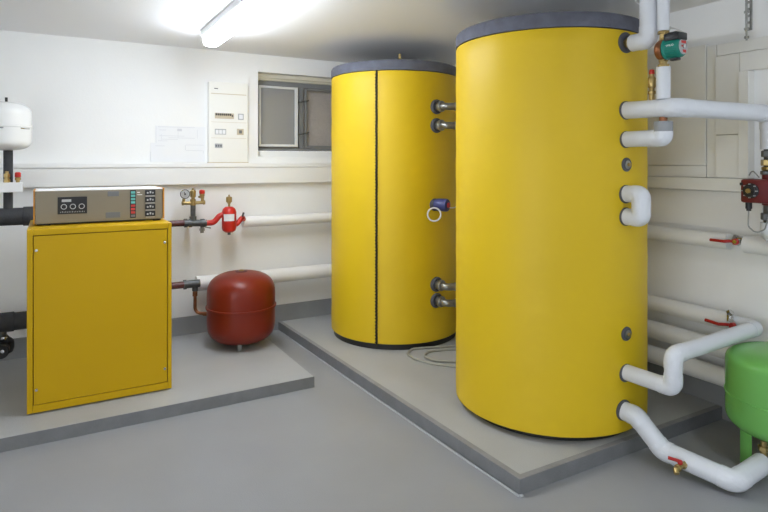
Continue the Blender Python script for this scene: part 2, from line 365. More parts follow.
# immersion thermostat on the back tank
t = thing('thermostat', 'blue thermostat with a red dial on the back yellow tank', 'thermostat', (2.48, 3.57, 1.10))
p = Vector((2.476, 3.573, 1.132)); n = Vector((0.45, -0.89, 0)).normalized()
B().lathe([(0.046, -0.01), (0.046, 0.01), (0.035, 0.02), (0.03, 0.02)], p, Vector((.08, -.99, 0)), n=32).build('grommet', RUBBER, t)
B().lathe([(0.03, 0.005), (0.042, 0.012), (0.047, 0.03), (0.047, 0.10), (0.043, 0.11), (0.034, 0.114)], p + Vector((0, 0, 0)), n, n=32).build('body', BLUE, t)
B().cyl(p + n * 0.112, p + n * 0.122, 0.02, bev=0.003).build('dial', RED, t, 'red dial')
B().torus(p + n * 0.03 + Vector((-0.07, -0.05, -0.065)), (-.5, -.86, .15), 0.048, 0.006).tube([p + n * 0.08 + Vector((0, 0, -.03)), p + n * .06 + Vector((0.0, 0, -.045)), p + n * 0.03 + Vector((-0.035, -0.05, -0.03))], 0.004, 0.01, n=8).build('cable_loop', WIRE, t, 'white loop of cable')
B().tube([p + n * 0.1 + Vector((0.02, 0, -0.02)), p + n * 0.11 + Vector((0.06, 0.0, -0.02)), p + n * 0.1 + Vector((0.14, 0.05, -0.01))], 0.004, 0.02, n=8).build('cable', WIRE, t)

# hose on the plinth
z = HP + 0.009
tag(B().tube([(2.80, 3.52, z), (2.62, 3.50, z), (2.42, 3.56, z), (2.29, 3.60, z), (2.20, 3.52, z), (2.19, 3.40, z), (2.24, 3.27, z), (2.36, 3.13, z), (2.52, 3.10, z), (2.66, 3.14, z), (2.74, 3.24, z), (2.70, 3.36, z), (2.50, 3.47, z), (2.36, 3.49, z),
      (2.27, 3.41, z), (2.29, 3.31, z), (2.40, 3.22, z), (2.55, 3.17, z)], 0.0085, 0.07, n=12).build('hose', HOSE), 'grey coiled hose lying on the plinth between the two yellow tanks', 'hose')

# ------------------------------------------------------------ insulated pipes
def pipe(name, label, pts, r, fil=0.07, group='white insulated pipes on the front tank', m=JACK, me=ELB, covers=True, loc=None, cat='pipe'):
    P = [Vector(p) for p in pts]
    t = thing(name, label, cat, tuple(P[0]), group)
    B().tube(P, r, fil, n=36, step=10).build('jacket', m, t)
    if covers:
        for a, b_, c in zip(P, P[1:], P[2:]):
            d0 = a - b_; d1 = c - b_; ang = d0.angle(d1)
            L2 = min(fil / math.tan(ang / 2), d0.length * 0.495, d1.length * 0.495)
            e0 = min(L2 + 0.02, d0.length * 0.5); e1 = min(L2 + 0.02, d1.length * 0.5)
            B().tube([b_ + d0.normalized() * e0, b_, b_ + d1.normalized() * e1], r + 0.0024, fil, n=36, step=10).build('elbow_cover', me, t)
    return t
yo = OY - 0.003
# top outlet, rising to the ceiling
t = pipe('insulated_pipe', 'white insulated pipe rising from the top of the front tank to the ceiling', [(OX, yo - 0.035, 2.035), (OX, 1.787, 2.035), (OX, 1.787, ZC - 0.001)], 0.041, 0.09)
B().cyl((OX, OY - 0.001, 2.04), (OX, OY - 0.036, 2.038), 0.021, n=24).hexn((OX, OY - 0.008, 2.04), (OX, OY - 0.024, 2.04), 0.028).build('union', BRASS, t, 'brass union at the tank')
# long pipe to the mixing valve
pipe('insulated_pipe', 'long horizontal white pipe from the front tank to the red mixing valve', [(OX, yo, 1.707), (OX, 1.64, 1.70), (3.165, 1.59, 1.695), (3.165, 1.59, 1.515)], 0.042, 0.06)
# elbow up into the long pipe
t = pipe('insulated_pipe', 'short white elbow with a grey sleeve below the long horizontal pipe', [(OX, yo, 1.563), (OX, 1.71, 1.563), (OX, 1.71, 1.622)], 0.039, 0.045)
B().cyl((OX, 1.71, 1.592), (OX, 1.71, 1.64), 0.0405, bev=0.002).build('sleeve', GSLEEVE, t, 'grey sleeve')
B().cyl((OX, 1.71, 1.64), (OX, 1.71, 1.66), 0.018).build('union', COPPER, t)
# U bend
pipe('insulated_pipe', 'short white U-shaped pipe looping back into the front tank', [(OX, yo, 1.292), (OX, 1.828, 1.292), (OX, 1.828, 1.178), (OX, yo, 1.178)], 0.0415, 0.05)
# stepped pipe to the wall pipes
pipe('insulated_pipe', 'white pipe stepping up from the front tank towards the green vessel', [(OX, yo, 0.404), (OX, 1.66, 0.41), (OX, 1.66, 0.562), (3.17, 1.66, 0.588), (3.192, 1.80, 0.585)], 0.0385, 0.044)
# drain pipe near the floor
t = pipe('insulated_pipe', 'lowest white pipe sloping from the front tank down to the floor', [(2.465, yo, 0.216), (2.475, 1.85, 0.21), (2.504, 1.729, 0.09), (2.575, 1.435, 0.06), (2.795, 1.435, 0.085)], 0.0445, 0.05)
B().tube([(2.78, 1.435, 0.085), (2.806, 1.435, 0.09), (2.806, 1.435, 0.185)], 0.014, 0.012, n=16).hexn((2.806, 1.435, 0.14), (2.806, 1.435, 0.16), 0.024).build('union', BRASS, t, 'brass union under the green vessel')
# pump riser pipes
pipe('insulated_pipe', 'white vertical pipe from the ceiling into the top of the pump', [(OX, 1.71, ZC - 0.001), (OX, 1.71, 2.062)], 0.026, 0, covers=False)
pipe('insulated_pipe', 'white vertical pipe between the pump and the long horizontal pipe', [(OX, 1.71, 1.893), (OX, 1.71, 1.744)], 0.031, 0, covers=False)

# drain valve on the lowest pipe
t = thing('drain_valve', 'small brass drain valve with a red lever on the lowest white pipe', 'valve', (2.47, 1.615, 0.08))
p = Vector((2.531, 1.615, 0.08)); n = Vector((-1.0, -0.05, -0.05)).normalized()
p0 = p + n * 0.038
B().hexn(p0, p0 + n * 0.022, 0.017).cyl(p0 + n * 0.02, p0 + n * 0.05, 0.011, n=20).cyl(p0 + n * 0.045, p0 + n * 0.058 , 0.016, n=20, bev=0.002).tube([p0 + n * 0.05, p0 + n * 0.07, p0 + n * 0.074 + Vector((-.006, -.012, -0.012))], 0.012, 0.004, n=16).build('body', BRASS, t)
B().tube([p0 + n * 0.035 + Vector((0, 0, 0.012)), p0 + n * 0.038 + Vector((0, 0, 0.026)), p0 + n * 0.045 + Vector((-0.02, 0.04, 0.032))], 0.0075, 0.008, n=12).sphere(p0 + n * 0.036 + Vector((0, 0, 0.02)), 0.012).build('lever', REDH, t, 'red lever')

# brass air valve standing on the long pipe
t = thing('air_valve', 'brass air valve with a red cap on the long horizontal pipe', 'valve', (OX, 1.77, 1.742))
b = B(); b.lathe([(0.012, 0), (0.012, 0.03), (0.017, 0.032), (0.017, 0.045), (0.011, 0.048), (0.011, 0.058), (0.016, 0.062), (0.018, 0.068), (0.018, 0.105), (0.014, 0.113), (0.011, 0.115), (0.011, 0.126)], (OX, 1.77, 1.742), n=24).build('body', BRASS, t)
B().lathe([(0.012, 0.126), (0.013, 0.13), (0.011, 0.146), (0.006, 0.149)], (OX, 1.77, 1.742), n=20).build('cap', RED, t, 'red cap')

# circulation pump
t = thing('circulation_pump', 'green circulation pump with a black terminal box beside the front tank', 'pump', (OX, 1.71, 1.895))
px, py, pz = OX, 1.71, 1.972
B().hexn((px, py, 2.014), (px, py, 2.026), 0.022).cyl((px, py, 2.02), (px, py, 2.055), 0.017).hexn((px, py, 2.048), (px, py, 2.061), 0.027).build('union', BRASS, t, 'brass upper union')
B().hexn((px, py, 1.918), (px, py, 1.93), 0.022).cyl((px, py, 1.90), (px, py, 1.925), 0.017).hexn((px, py, 1.894), (px, py, 1.907), 0.027).build('union', BRASS, t, 'brass lower union')
b = B(); b.lathe([(0.025, 0.022), (0.044, 0.018), (0.05, 0.008), (0.05, -0.005), (0.047, -0.014)], (px, py, pz), (0, 1, 0), n=40); b.build('volute', COPPER, t, 'brown cast volute')
b = B(); ax = (0.10, -0.99, 0.03)
b.lathe([(0.049, 0.014), (0.049, 0.022), (0.044, 0.026), (0.044, 0.082), (0.041, 0.089), (0.034, 0.091)], (px, py, pz), ax, n=40)
for i in range(20):
    a = 2 * PI * i / 20; A = Vector(ax).normalized(); u = A.orthogonal().normalized(); v = A.cross(u)
    c = Vector((px, py, pz)) + (u * math.cos(a) + v * math.sin(a)) * 0.0445
    b.cyl(c + A * 0.03, c + A * 0.078, 0.0022, n=6)
b.build('motor', TEAL, t, 'teal finned motor')
A = Vector(ax).normalized(); fc = Vector((px, py, pz)) + A * 0.091
f = B().cyl(fc, fc + A * 0.003, 0.035, n=36).build('nameplate', LGREY, t, 'round pale nameplate')
u = Vector((A.y, -A.x, 0)).normalized()
def plate_bits(pts, m, nm):
    b = B()
    for (a, c, wv, h) in pts:
        P = fc + A * 0.0035 + u * a + Vector((0, 0, c))
        b.box(P.x - wv / 2, P.x + wv / 2, P.y - 0.0008, P.y + 0.0008, P.z - h / 2, P.z + h / 2)
    b.build(nm, m, f)
plate_bits([(0, 0.021, 0.036, 0.012), (0, -0.02, 0.036, 0.013), (0.008, 0.002, 0.02, 0.008)], RED, 'red_print')
plate_bits([(-0.014, 0.0, 0.012, 0.012)], BLACK, 'dark_print')
B().cyl(fc + A * 0.003, fc + A * 0.010, 0.009, n=20).build('vent_screw', CHROME, t)
tb = B().box(px - 0.032, px + 0.034, 1.612, 1.69, 2.004, 2.04, bev=0.006).box(px - 0.024, px + 0.024, 1.63, 1.675, 2.038, 2.045, bev=0.003).build('terminal_box', BLACK, t, 'black terminal box')
B().box(px - 0.012, px + 0.012, 1.63, 1.67, 1.915, 1.927, bev=0.003).build('drain_cover', BLACK, t)
# lettering on the motor
def text(txt, size, loc, rot, m, parent, name='lettering'):
    cu = bpy.data.curves.new(name, 'FONT'); cu.body = txt; cu.size = size; cu.extrude = 0.0006; cu.align_x = 'CENTER'; cu.align_y = 'CENTER'
    to = bpy.data.objects.new('tmp', cu); C.objects.link(to); bpy.context.view_layer.update()
    me = bpy.data.meshes.new_from_object(to.evaluated_get(bpy.context.evaluated_depsgraph_get())); bpy.data.objects.remove(to)
    o = bpy.data.objects.new(name, me); C.objects.link(o); me.materials.append(m)
    me.transform(Matrix.Translation(Vector(loc)) @ rot.to_4x4()); me.transform(Matrix.Translation(-ORG[parent.name]))
    o.parent = parent; ORG[o.name] = ORG[parent.name]; return o
xd = A; zd = Vector((-0.97, -0.1, 0.15)); zd = (zd - xd * zd.dot(xd)).normalized(); yd = zd.cross(xd)
R_ = Matrix((xd, yd, zd)).transposed()
text('WILO', 0.014, Vector((px, py, pz)) + A * 0.055 + zd * 0.047, R_, WENAM, t)

# power cable of the pump
tag(B().tube([(2.56, 1.98, ZC), (2.545, 1.90, 2.25), (2.55, 1.74, 2.10), (OX + 0.05, 1.64, 2.05), (OX + 0.02, 1.635, 2.03)], 0.0035, 0.05, n=8).build('power_cable', WIRE), 'thin white cable hanging from the ceiling to the pump', 'cable')

# ------------------------------------------------------------ mixing valve
t = thing('mixing_valve', 'dark red mixing valve with a round black dial at the right wall', 'valve', (3.165, 1.59, 1.22))
vx, vy = 3.165, 1.59
B().cyl((vx, vy, 1.39), (vx, vy, 1.515), 0.026).hexn((vx, vy, 1.475), (vx, vy, 1.508), 0.038).hexn((vx, vy, 1.385), (vx, vy, 1.405), 0.042).build('upper_union', IRON, t)
B().hexn((vx, vy, 1.43), (vx, vy, 1.462), 0.040).lathe([(0.03, 0), (0.036, 0.006), (0.036, 0.018), (0.03, 0.022)], (vx, vy, 1.405), n=28).build('brass_union', BRASS, t, 'brass union nut')
B().cyl((vx, vy, 1.23), (vx, vy, 1.39), 0.034, n=32).box(vx - 0.105, vx - 0.0, vy - 0.06, vy + 0.09, 1.243, 1.363, bev=0.012).cyl((vx, vy - 0.10, 1.305), (vx, vy, 1.305), 0.034).build('body', VRED, t, 'dark red cast body')
B().box(vx - 0.112, vx - 0.104, vy + 0.075, vy + 0.088, 1.33, 1.345, bev=0.002).build('screw_cover', BLACK, t)
dk = B().lathe([(0.038, 0), (0.038, 0.006), (0.033, 0.008), (0.031, 0.02), (0.026, 0.022)], (vx - 0.105, vy + 0.035, 1.305), (-1, 0, 0), n=40).build('dial', BLACK, t, 'round black dial')
b = B()
for i in range(8):
    a = 2 * PI * i / 8; b.box(vx - 0.1265, vx - 0.113, vy + 0.035 + 0.034 * math.cos(a) - .0025, vy + 0.035 + 0.034 * math.cos(a) + .0025, 1.305 + 0.034 * math.sin(a) - .0025, 1.305 + 0.034 * math.sin(a) + .0025)
b.build('dial_marks', LGREY, dk)
B().hexn((vx - 0.126, vy + 0.035, 1.305), (vx - 0.137, vy + 0.035, 1.305), 0.013).build('dial_screw', BRASS, dk)
B().cyl((vx - 0.07, vy + 0.065, 1.21), (vx - 0.07, vy + 0.065, 1.245), 0.015, bev=0.002).cyl((vx - 0.07, vy + 0.065, 1.20), (vx - 0.07, vy + 0.065, 1.212), 0.011).build('cable_gland', BLACK, t)
B().hexn((vx, vy, 1.155), (vx, vy, 1.19), 0.040).cyl((vx, vy, 1.14), (vx, vy, 1.235), 0.028).build('lower_union', IRON, t)
B().tube([(vx - 0.07, vy + 0.065, 1.205), (vx - 0.07, vy + 0.068, 1.12), (vx - 0.05, vy + 0.04, 1.085), (vx - 0.045, vy + 0.0, 1.11), (vx - 0.045, vy - 0.02, 1.18), (vx - .03, vy - 0.03, 1.24)], 0.0035, 0.03, n=8).build('cable', WIREG, t)
B().tube([(vx - 0.02, vy + 0.04, 1.37), (vx - 0.02, vy + 0.075, 1.41), (vx - 0.02, vy + 0.09, 1.38)], 0.003, 0.02, n=8).build('capillary', STEEL, t)
pipe('insulated_pipe', 'white insulated pipe running off below the red mixing valve', [(vx, vy, 1.142), (vx, vy, 1.07), (vx, 1.2, 1.07)], 0.042, 0.05, covers=False)

# hanger under the ceiling at the right wall
t = thing('pipe_hanger', 'grey steel hanger strap below the ceiling at the right wall', 'pipe hanger', (3.22, 1.735, ZC))
b = B(); hx, hy = 3.22, 1.722
b.box(hx - 0.004, hx + 0.004, hy - 0.017, hy - 0.007, 2.15, ZC - .001).box(hx - 0.004, hx + 0.004, hy + 0.007, hy + 0.017, 2.15, ZC - .001)
z = 2.15
while z < ZC - 0.01: b.box(hx - 0.004, hx + 0.004, hy - 0.008, hy + 0.008, z, z + 0.012); z += 0.036
b.build('strap', STEEL, t, smooth=False)
B().cyl((hx - 0.02, hy, 2.095), (hx - 0.02, hy, 2.30), 0.005, n=12).hexn((hx - 0.02, hy, 2.15), (hx - 0.02, hy, 2.163), 0.013).hexn((hx - 0.02, hy, 2.105), (hx - 0.02, hy, 2.118), 0.012).hexn((hx - 0.02, hy, 2.24), (hx - 0.02, hy, 2.252), 0.013).build('threaded_rod', STEEL, t)

# ------------------------------------------------------------ wall pipes
def wall_run(z, x, r, y0, y1, label): return pipe('wall_pipe', label, [(x, y0, z), (x, y1, z)], r, 0, 'white insulated pipes along the walls', JACKW, JACKW, False)
wall_run(1.012, 3.235, 0.0445, 1.83, 4.62, 'topmost white pipe along the right wall')
pipe('wall_pipe', 'white pipe continuing the topmost wall pipe past its valve', [(3.235, 1.745, 1.01), (3.235, 0.9, 1.01)], 0.047, 0, 'white insulated pipes along the walls', JACKW, JACKW, False)
wall_run(0.585, 3.195, 0.047, 1.80, 4.62, 'white pipe along the right wall meeting the stepped pipe behind the green vessel')
wall_run(0.425, 3.195, 0.052, 1.0, 4.62, 'middle white pipe low on the right wall behind the green vessel')
wall_run(0.272, 3.195, 0.052, 1.0, 4.62, 'lowest white pipe on the right wall just above the skirting')
pipe('wall_pipe', 'upper white pipe along the back wall beside the air separator', [(1.36, 4.72, 0.958), (3.1, 4.72, 0.958)], 0.045, 0, 'white insulated pipes along the walls', JACKW, JACKW, False)
pipe('wall_pipe', 'lower white pipe along the back wall behind the red vessel', [(0.985, 4.70, 0.492), (3.1, 4.70, 0.492)], 0.058, 0, 'white insulated pipes along the walls', JACKW, JACKW, False)
b = B()
def ball_valve(x, y, z, L, label, flat=True):
    t = thing('ball_valve', label, 'valve', (x, y, z), 'red-handled ball valves on the wall pipes')
    B().cyl((x, y - 0.032, z), (x, y + 0.032, z), 0.024).hexn((x, y - 0.04, z), (x, y - 0.018, z), 0.032).hexn((x, y + 0.018, z), (x, y + 0.04, z), 0.032).cyl((x, y, z), (x - 0.055, y, z), 0.013).hexn((x - 0.055, y, z), (x - 0.072, y, z), 0.012).build('body', CHROME, t)
    hx = x - 0.062
    B().tube([(hx, y - 0.012, z - .001), (hx, y + 0.03, z), (hx - 0.012, y + 0.055, z - 0.004), (hx - 0.012, y + L, z - 0.004)], lambda f: 0.009 - 0.002 * abs(f - 0.5), 0.015, n=12).cyl((hx + .008, y, z), (hx - 0.008, y, z), 0.017, bev=.002).build('handle', REDH, t, 'red handle')
ball_valve(3.235, 1.765, 1.024, 0.13, 'red-handled valve at the end of the topmost wall pipe')
t = thing('ball_valve', 'red-handled valve lying over the wall pipe above the green vessel', 'valve', (3.16, 1.79, 0.6), 'red-handled ball valves on the wall pipes')
B().cyl((3.185, 1.787, 0.61), (3.115, 1.757, 0.612), 0.012).hexn((3.15, 1.787, 0.635), (3.15, 1.772, 0.65), 0.018).cyl((3.15, 1.782, 0.60), (3.15, 1.782, 0.64), 0.015).build('body', CHROME, t)
B().tube([(3.12, 1.742, 0.583), (3.125, 1.772, 0.585), (3.115, 1.822, 0.577), (3.115, 1.895, 0.583)], 0.0085, 0.02, n=12).cyl((3.135, 1.752, 0.585), (3.11, 1.752, 0.585), 0.016, bev=.003).build('handle', REDH, t, 'red handle')

# ------------------------------------------------------------ vessels
def vessel_profile(R, H, dome, k=12, n=2.6, dt=None):
    dt = dome if dt is None else dt
    pr = []
    for i in range(k + 1):
        a = PI / 2 * i / k; pr.append((R * math.sin(a) ** (2 / n) if i else 0, dome * (1 - math.cos(a) ** (2 / n)) if i < k else dome))
    for i in range(k + 1):
        a = PI / 2 * (1 - i / k); pr.append((R * math.sin(a) ** (2 / n) if i < k else 0, H - dt * (1 - math.cos(a) ** (2 / n)) if i else H - dt))
    return pr
# red
gx, gy, R = 1.246, 4.36, 0.252
t = thing('expansion_vessel', 'dark red round expansion vessel on the low plinth', 'expansion vessel', (gx, gy, HL), 'expansion vessels')
B().lathe(vessel_profile(R, 0.53, 0.15, 14, 2.7, 0.17), (gx, gy, HL + 0.022), n=72).lathe([(R - .002, 0.263), (R + 0.008, 0.265), (R + 0.010, 0.272), (R + 0.008, 0.279), (R - .002, 0.281)], (gx, gy, HL + 0.022), n=72).build('shell', RVES, t)
B().lathe([(0.02, -0.006), (0.02, 0.006), (0.012, 0.012), (0, 0.012)], (gx, gy, HL + 0.553), n=24).build('cap', BRASS, t)
B().lathe([(0.045, -0.012), (0.045, 0.003), (0.038, 0.005), (0.022, 0.005)], (gx, gy, HL + 0.551), n=32).build('collar', DRED, t)
for a in (-110, 10, 130):
    a = math.radians(a); c = Vector((gx + 0.17 * math.cos(a), gy + 0.17 * math.sin(a), HL))
    B().box(c.x - 0.014, c.x + 0.014, c.y - 0.003, c.y + 0.003, HL, HL + 0.085, rot=a + PI / 2, bev=0.001).box(c.x - 0.014, c.x + 0.014, c.y - 0.02, c.y + 0.003, HL, HL + 0.004, rot=a + PI / 2, piv=c).build('leg', STEEL, t)
# green
gx, gy, R = 3.003, 1.44, 0.247
t = thing('expansion_vessel', 'green expansion vessel on legs at the right wall', 'expansion vessel', (gx, gy, 0), 'expansion vessels')
B().lathe(vessel_profile(R, 0.41, 0.10, 14, 2.6, 0.075), (gx, gy, 0.155), n=72).lathe([(R - .002, 0.18), (R + 0.004, 0.183), (R + 0.004, 0.189), (R - .002, 0.192)], (gx, gy, 0.155), n=72).build('shell', GREEN, t)
for a in (158, 278, 38):
    a = math.radians(a); c = Vector((gx + 0.205 * math.cos(a), gy + 0.205 * math.sin(a), 0))
    B().box(c.x - 0.035, c.x + 0.035, c.y - 0.002, c.y + 0.002, 0, 0.22, rot=a + PI / 2, bev=0.001).box(c.x - 0.035, c.x - 0.031, c.y - 0.0, c.y + 0.045, 0, 0.22, rot=a + PI / 2, piv=c).build('leg', GREEN, t)
B().cyl((gx, gy, 0.05), (gx, gy, 0.12), 0.014).hexn((gx, gy, 0.06), (gx, gy, 0.085), 0.022).build('connection', BRASS, t, 'brass connection underneath')
# white, high on the left
gx, gy, R = -0.27, 4.5, 0.155
t = thing('expansion_vessel', 'white expansion vessel high on the back wall at the left', 'expansion vessel', (gx, gy, 1.525), 'expansion vessels')
B().lathe(vessel_profile(R, 0.315, 0.075, 14, 2.8, 0.09), (gx, gy, 1.525), n=64).lathe([(R - .002, 0.148), (R + 0.006, 0.150), (R + 0.006, 0.162), (R - .002, 0.164)], (gx, gy, 1.525), n=64).build('shell', WENAM, t)
for a0, a1 in ((-118, -88), (-52, -25)):
    pts = [(gx + (R + 0.0015) * math.cos(math.radians(a0 + (a1 - a0) * i / 8)), gy + (R + 0.0015) * math.sin(math.radians(a0 + (a1 - a0) * i / 8)), 1.525 + 0.141) for i in range(9)]
    B().tube(pts, 0.0045, n=8).build('clip', CHROME, t, 'bright metal clip at the seam')
B().cyl((gx + 0.015, gy - 0.05, 1.825), (gx + 0.015, gy - 0.05, 1.865), 0.008).build('valve_cap', BLACK, t, 'small black valve cap')

# ------------------------------------------------------------ pipework at the far left
t = thing('vertical_pipe', 'black insulated pipe hanging down from the white vessel', 'pipe', (gx, gy, 1.15))
B().cyl((gx + 0.022, gy, 1.14), (gx + 0.022, gy, 1.535), 0.027, n=28).build('jacket', BLACKINS, t)
t = thing('valve_bracket', 'white wall bracket carrying brass valves under the white vessel', 'bracket', (gx - .05, gy - .04, 1.25))
B().box(gx - 0.25, gx + 0.105, gy - 0.075, gy - 0.035, 1.255, 1.318, bev=0.004).box(gx - 0.25, gx - 0.21, gy - 0.04, YB, 1.26, 1.31).build('bar', TRIMW, t, smooth=False)
t = thing('safety_valve', 'small brass safety valve with a red cap on the white bracket', 'valve', (gx + .078, gy - .055, 1.318))
B().lathe([(0.011, 0), (0.011, 0.012), (0.017, 0.015), (0.017, 0.03), (0.013, 0.034)], (gx + .078, gy - .055, 1.318), n=20).build('body', BRASS, t)
B().lathe([(0.013, 0.034), (0.018, 0.036), (0.017, 0.062), (0.012, 0.066), (0, 0.067)], (gx + .078, gy - .055, 1.318), n=20).build('cap', RED, t, 'red cap')
t = thing('check_valve', 'short brass fitting in front of the black vertical pipe', 'valve', (gx + 0.018, gy - .055, 1.318))
B().hexn((gx + 0.018, gy - .055, 1.318), (gx + 0.018, gy - .055, 1.34), 0.02).cyl((gx + 0.018, gy - .055, 1.34), (gx + 0.018, gy - .055, 1.352), 0.014).hexn((gx + 0.018, gy - .055, 1.352), (gx + 0.018, gy - .055, 1.375), 0.019).cyl((gx + 0.018, gy - .055, 1.375), (gx + 0.018, gy - .055, 1.39), 0.011).build('body', BRASS, t)
def black_pipe(z, r, fl, label):
    t = thing('black_pipe', label, 'pipe', (-0.3, 4.5, z), 'thick black insulated pipes left of the boiler')
    B().cyl((-1.2, 4.5, z), (0.3, 4.5, z), r, n=40).build('jacket', BLACKINS, t)
    B().cyl((fl[0], 4.5, z), (fl[1], 4.5, z), r + 0.006, n=40, bev=0.003).build('collar', BLACKINS, t)
black_pipe(1.093, 0.057, (-0.165, 0.0), 'upper thick black pipe left of the control panel')
black_pipe(0.408, 0.057, (-1.0, -0.215), 'lower thick black pipe left of the yellow boiler')
t = thing('shutoff_valve', 'dark valve hanging under the lower thick black pipe', 'valve', (-0.27, 4.49, 0.2))
B().cyl((-0.285, 4.49, 0.30), (-0.285, 4.49, 0.36), 0.03).hexn((-0.285, 4.49, 0.30), (-0.285, 4.49, 0.325), 0.045).build('neck', IRON, t)
B().lathe([(0.03, 0.0), (0.06, 0.02), (0.068, 0.05), (0.066, 0.09), (0.045, 0.11)], (-0.28, 4.49, 0.20), n=32).cyl((-0.28, 4.49, 0.255), (-0.28, 4.36, 0.255), 0.045, bev=0.006).build('body', BLACK, t)
B().hexn((-0.27, 4.359, 0.262), (-0.27, 4.345, 0.262), 0.012).build('screw', CHROME, t)
B().hexn((-0.265, 4.425, 0.315), (-0.265, 4.425, 0.335), 0.018).build('screw', CHROME, t)

# ------------------------------------------------------------ boiler
bx, by, bz = -0.119, 3.70, HL + 0.008
W, D, Hh = 0.750, 0.62, 1.003
rotb = 0.0; piv = (bx, by, bz)
t = thing('boiler', 'yellow boiler cabinet with a screwed front panel on the low plinth', 'boiler', (bx, by, HL))
def bb(name, m, parent, *boxes, bev=0.0, label=None, smooth=False):
    b = B()
    for q in boxes: b.box(bx + q[0], bx + q[1], by + q[2], by + q[3], bz + q[4], bz + q[5], bev=bev)
    return b.build(name, m, parent, label, smooth=smooth, rot=(rotb, piv))
bb('cabinet', YBOIL, t, (0, 0.028, 0, D, 0.0, Hh), (W - 0.022, W, 0, D, 0.0, Hh), (0.028, W - 0.022, 0, D, Hh - 0.033, Hh), (0.028, W - 0.022, 0, D, 0, 0.04), (0.028, W - 0.022, D - 0.02, D, 0.04, Hh - 0.033), bev=0.003)
bb('front_gap', GAP, t, (0.028, W - 0.022, 0.012, 0.02, 0.04, Hh - 0.033))
fp = bb('front_panel', YBOIL, t, (0.032, W - 0.026, 0.003, 0.011, 0.044, Hh - 0.037), bev=0.002)
for (x, z) in ((0.045, 0.125), (W - 0.04, 0.125), (0.045, Hh - 0.115), (W - 0.04, Hh - 0.115)):
    B().cyl((bx + x, by + 0.004, bz + z), (bx + x, by - 0.004, bz + z), 0.008, n=20, bev=0.001).build('screw', CHROME, fp, rot=(rotb, piv))
for x in (0.05, W - 0.05):
    for y in (0.05, D - 0.05): B().cyl((bx + x, by + y, HL), (bx + x, by + y, bz + 0.002), 0.02, n=16).build('foot', BLACK, t, rot=(rotb, piv))

# control panel on top of the boiler
cz = bz + Hh
t = thing('control_panel', 'champagne-coloured control unit with switches lying on top of the boiler', 'control panel', (bx + 0.37, by + 0.3, cz))
px0, px1, pf, z0, z1 = 0.033, 0.728, 0.185, 0.012, 0.206
def cp(name, m, parent, *boxes, bev=0.0, label=None):
    b = B()
    for q in boxes: b.box(bx + q[0], bx + q[1], by + q[2], by + q[3], cz + q[4], cz + q[5], bev=bev)
    return b.build(name, m, parent, label, smooth=False, rot=(rotb, piv))
cp('case', TRIMW, t, (px0, px1, pf + 0.012, pf + 0.29, z0, z1), bev=0.004, label='pale metal case')
fa = cp('fascia', FACEP, t, (px0 + 0.002, px1 - 0.002, pf, pf + 0.011, z0, z1 - 0.006), bev=0.002, label='champagne fascia')
cp('side_cheek', AMBER, t, (px0 - 0.007, px0 - 0.0005, pf - 0.004, pf + 0.29, z0, z1), label='amber side cheek')
cp('side_cheek', AMBER, t, (px1 + 0.0005, px1 + 0.008, pf - 0.004, pf + 0.29, z0, z1), label='amber side cheek')
for x in (0.06, 0.66):
    for y in (0.03, 0.25): cp('foot', BLACK, t, (px0 + x - 0.02, px0 + x + 0.02, pf + y - 0.01, pf + y + 0.02, 0, z0))
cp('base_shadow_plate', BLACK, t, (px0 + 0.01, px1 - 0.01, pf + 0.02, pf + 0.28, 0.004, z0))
Wf = px1 - px0
def fx(u):   # horizontal place on the fascia from its fraction of the width
    return px0 + u * Wf
f0 = pf - 0.0035
ds = cp('display', BLACK, fa, (fx(0.165), fx(0.385), f0 - 0.004, pf, z0 + 0.052, z0 + 0.152), bev=0.002, label='black time-switch window')
k = f0 - 0.0055
cp('display_print', LGREY, ds, (fx(0.195), fx(0.265), k, k + .002, z0 + 0.123, z0 + 0.138))
for cxx in (0.21, 0.277, 0.343):
    b = B(); p = Vector((bx + fx(cxx), by + k, cz + z0 + 0.095)); b.torus(p, (0, 1, 0), 0.014, 0.0022, n=24, m=6)
    b.build('timer_dial', LGREY, ds, rot=(rotb, piv))
cp('display_ticks', LGREY, ds, *[(fx(0.185 + 0.0125 * i), fx(0.189 + 0.0125 * i), k, k + .002, z0 + 0.061, z0 + 0.066 + 0.002 * (i % 2)) for i in range(15)])
cp('badge', GREY, fa, (fx(0.545), fx(0.635), f0, pf, z0 + 0.149, z0 + 0.179), bev=0.001, label='dark grey badge')
cp('badge', GREY, fa, (fx(0.53), fx(0.645), f0, pf, z0 + 0.018, z0 + 0.052), bev=0.001, label='dark grey badge')
ls = cp('indicator_strip', BLACK, fa, (fx(0.725), fx(0.772), f0, pf, z0 + 0.012, z0 + 0.184), label='strip of coloured indicators')
for i in range(8):
    zz = z0 + 0.173 - i * 0.0205; m_ = [TEALL, TEALL, TEALL, TEALL, REDL, REDL, REDL, GREY][i]
    cp('indicator', m_, ls, (fx(0.731), fx(0.766), f0 - 0.003, f0, zz - 0.011, zz + 0.003), bev=0.0008)
cp('indicator_print', WENAM, fa, (fx(0.782), fx(0.805), f0, pf, z0 + 0.166, z0 + 0.171), (fx(0.782), fx(0.825), f0, pf, z0 + 0.152, z0 + 0.156))
for i in range(4):
    zz = z0 + 0.166 - i * 0.044
    sw = cp('switch', BLACK, fa, (fx(0.848), fx(0.935), f0 - 0.004, pf, zz - 0.016, zz + 0.017), bev=0.002)
    cp('switch_print', LGREY, sw, (fx(0.862), fx(0.876), k - .001, k, zz - 0.006, zz + 0.004), (fx(0.885), fx(0.899), k - .001, k, zz - 0.004, zz + 0.009), (fx(0.908), fx(0.918), k - .001, k, zz - 0.006, zz + 0.004))
    cp('switch_label', LGREY, fa, (fx(0.855), fx(0.928), f0 + .001, pf, zz - 0.0235, zz - 0.019))

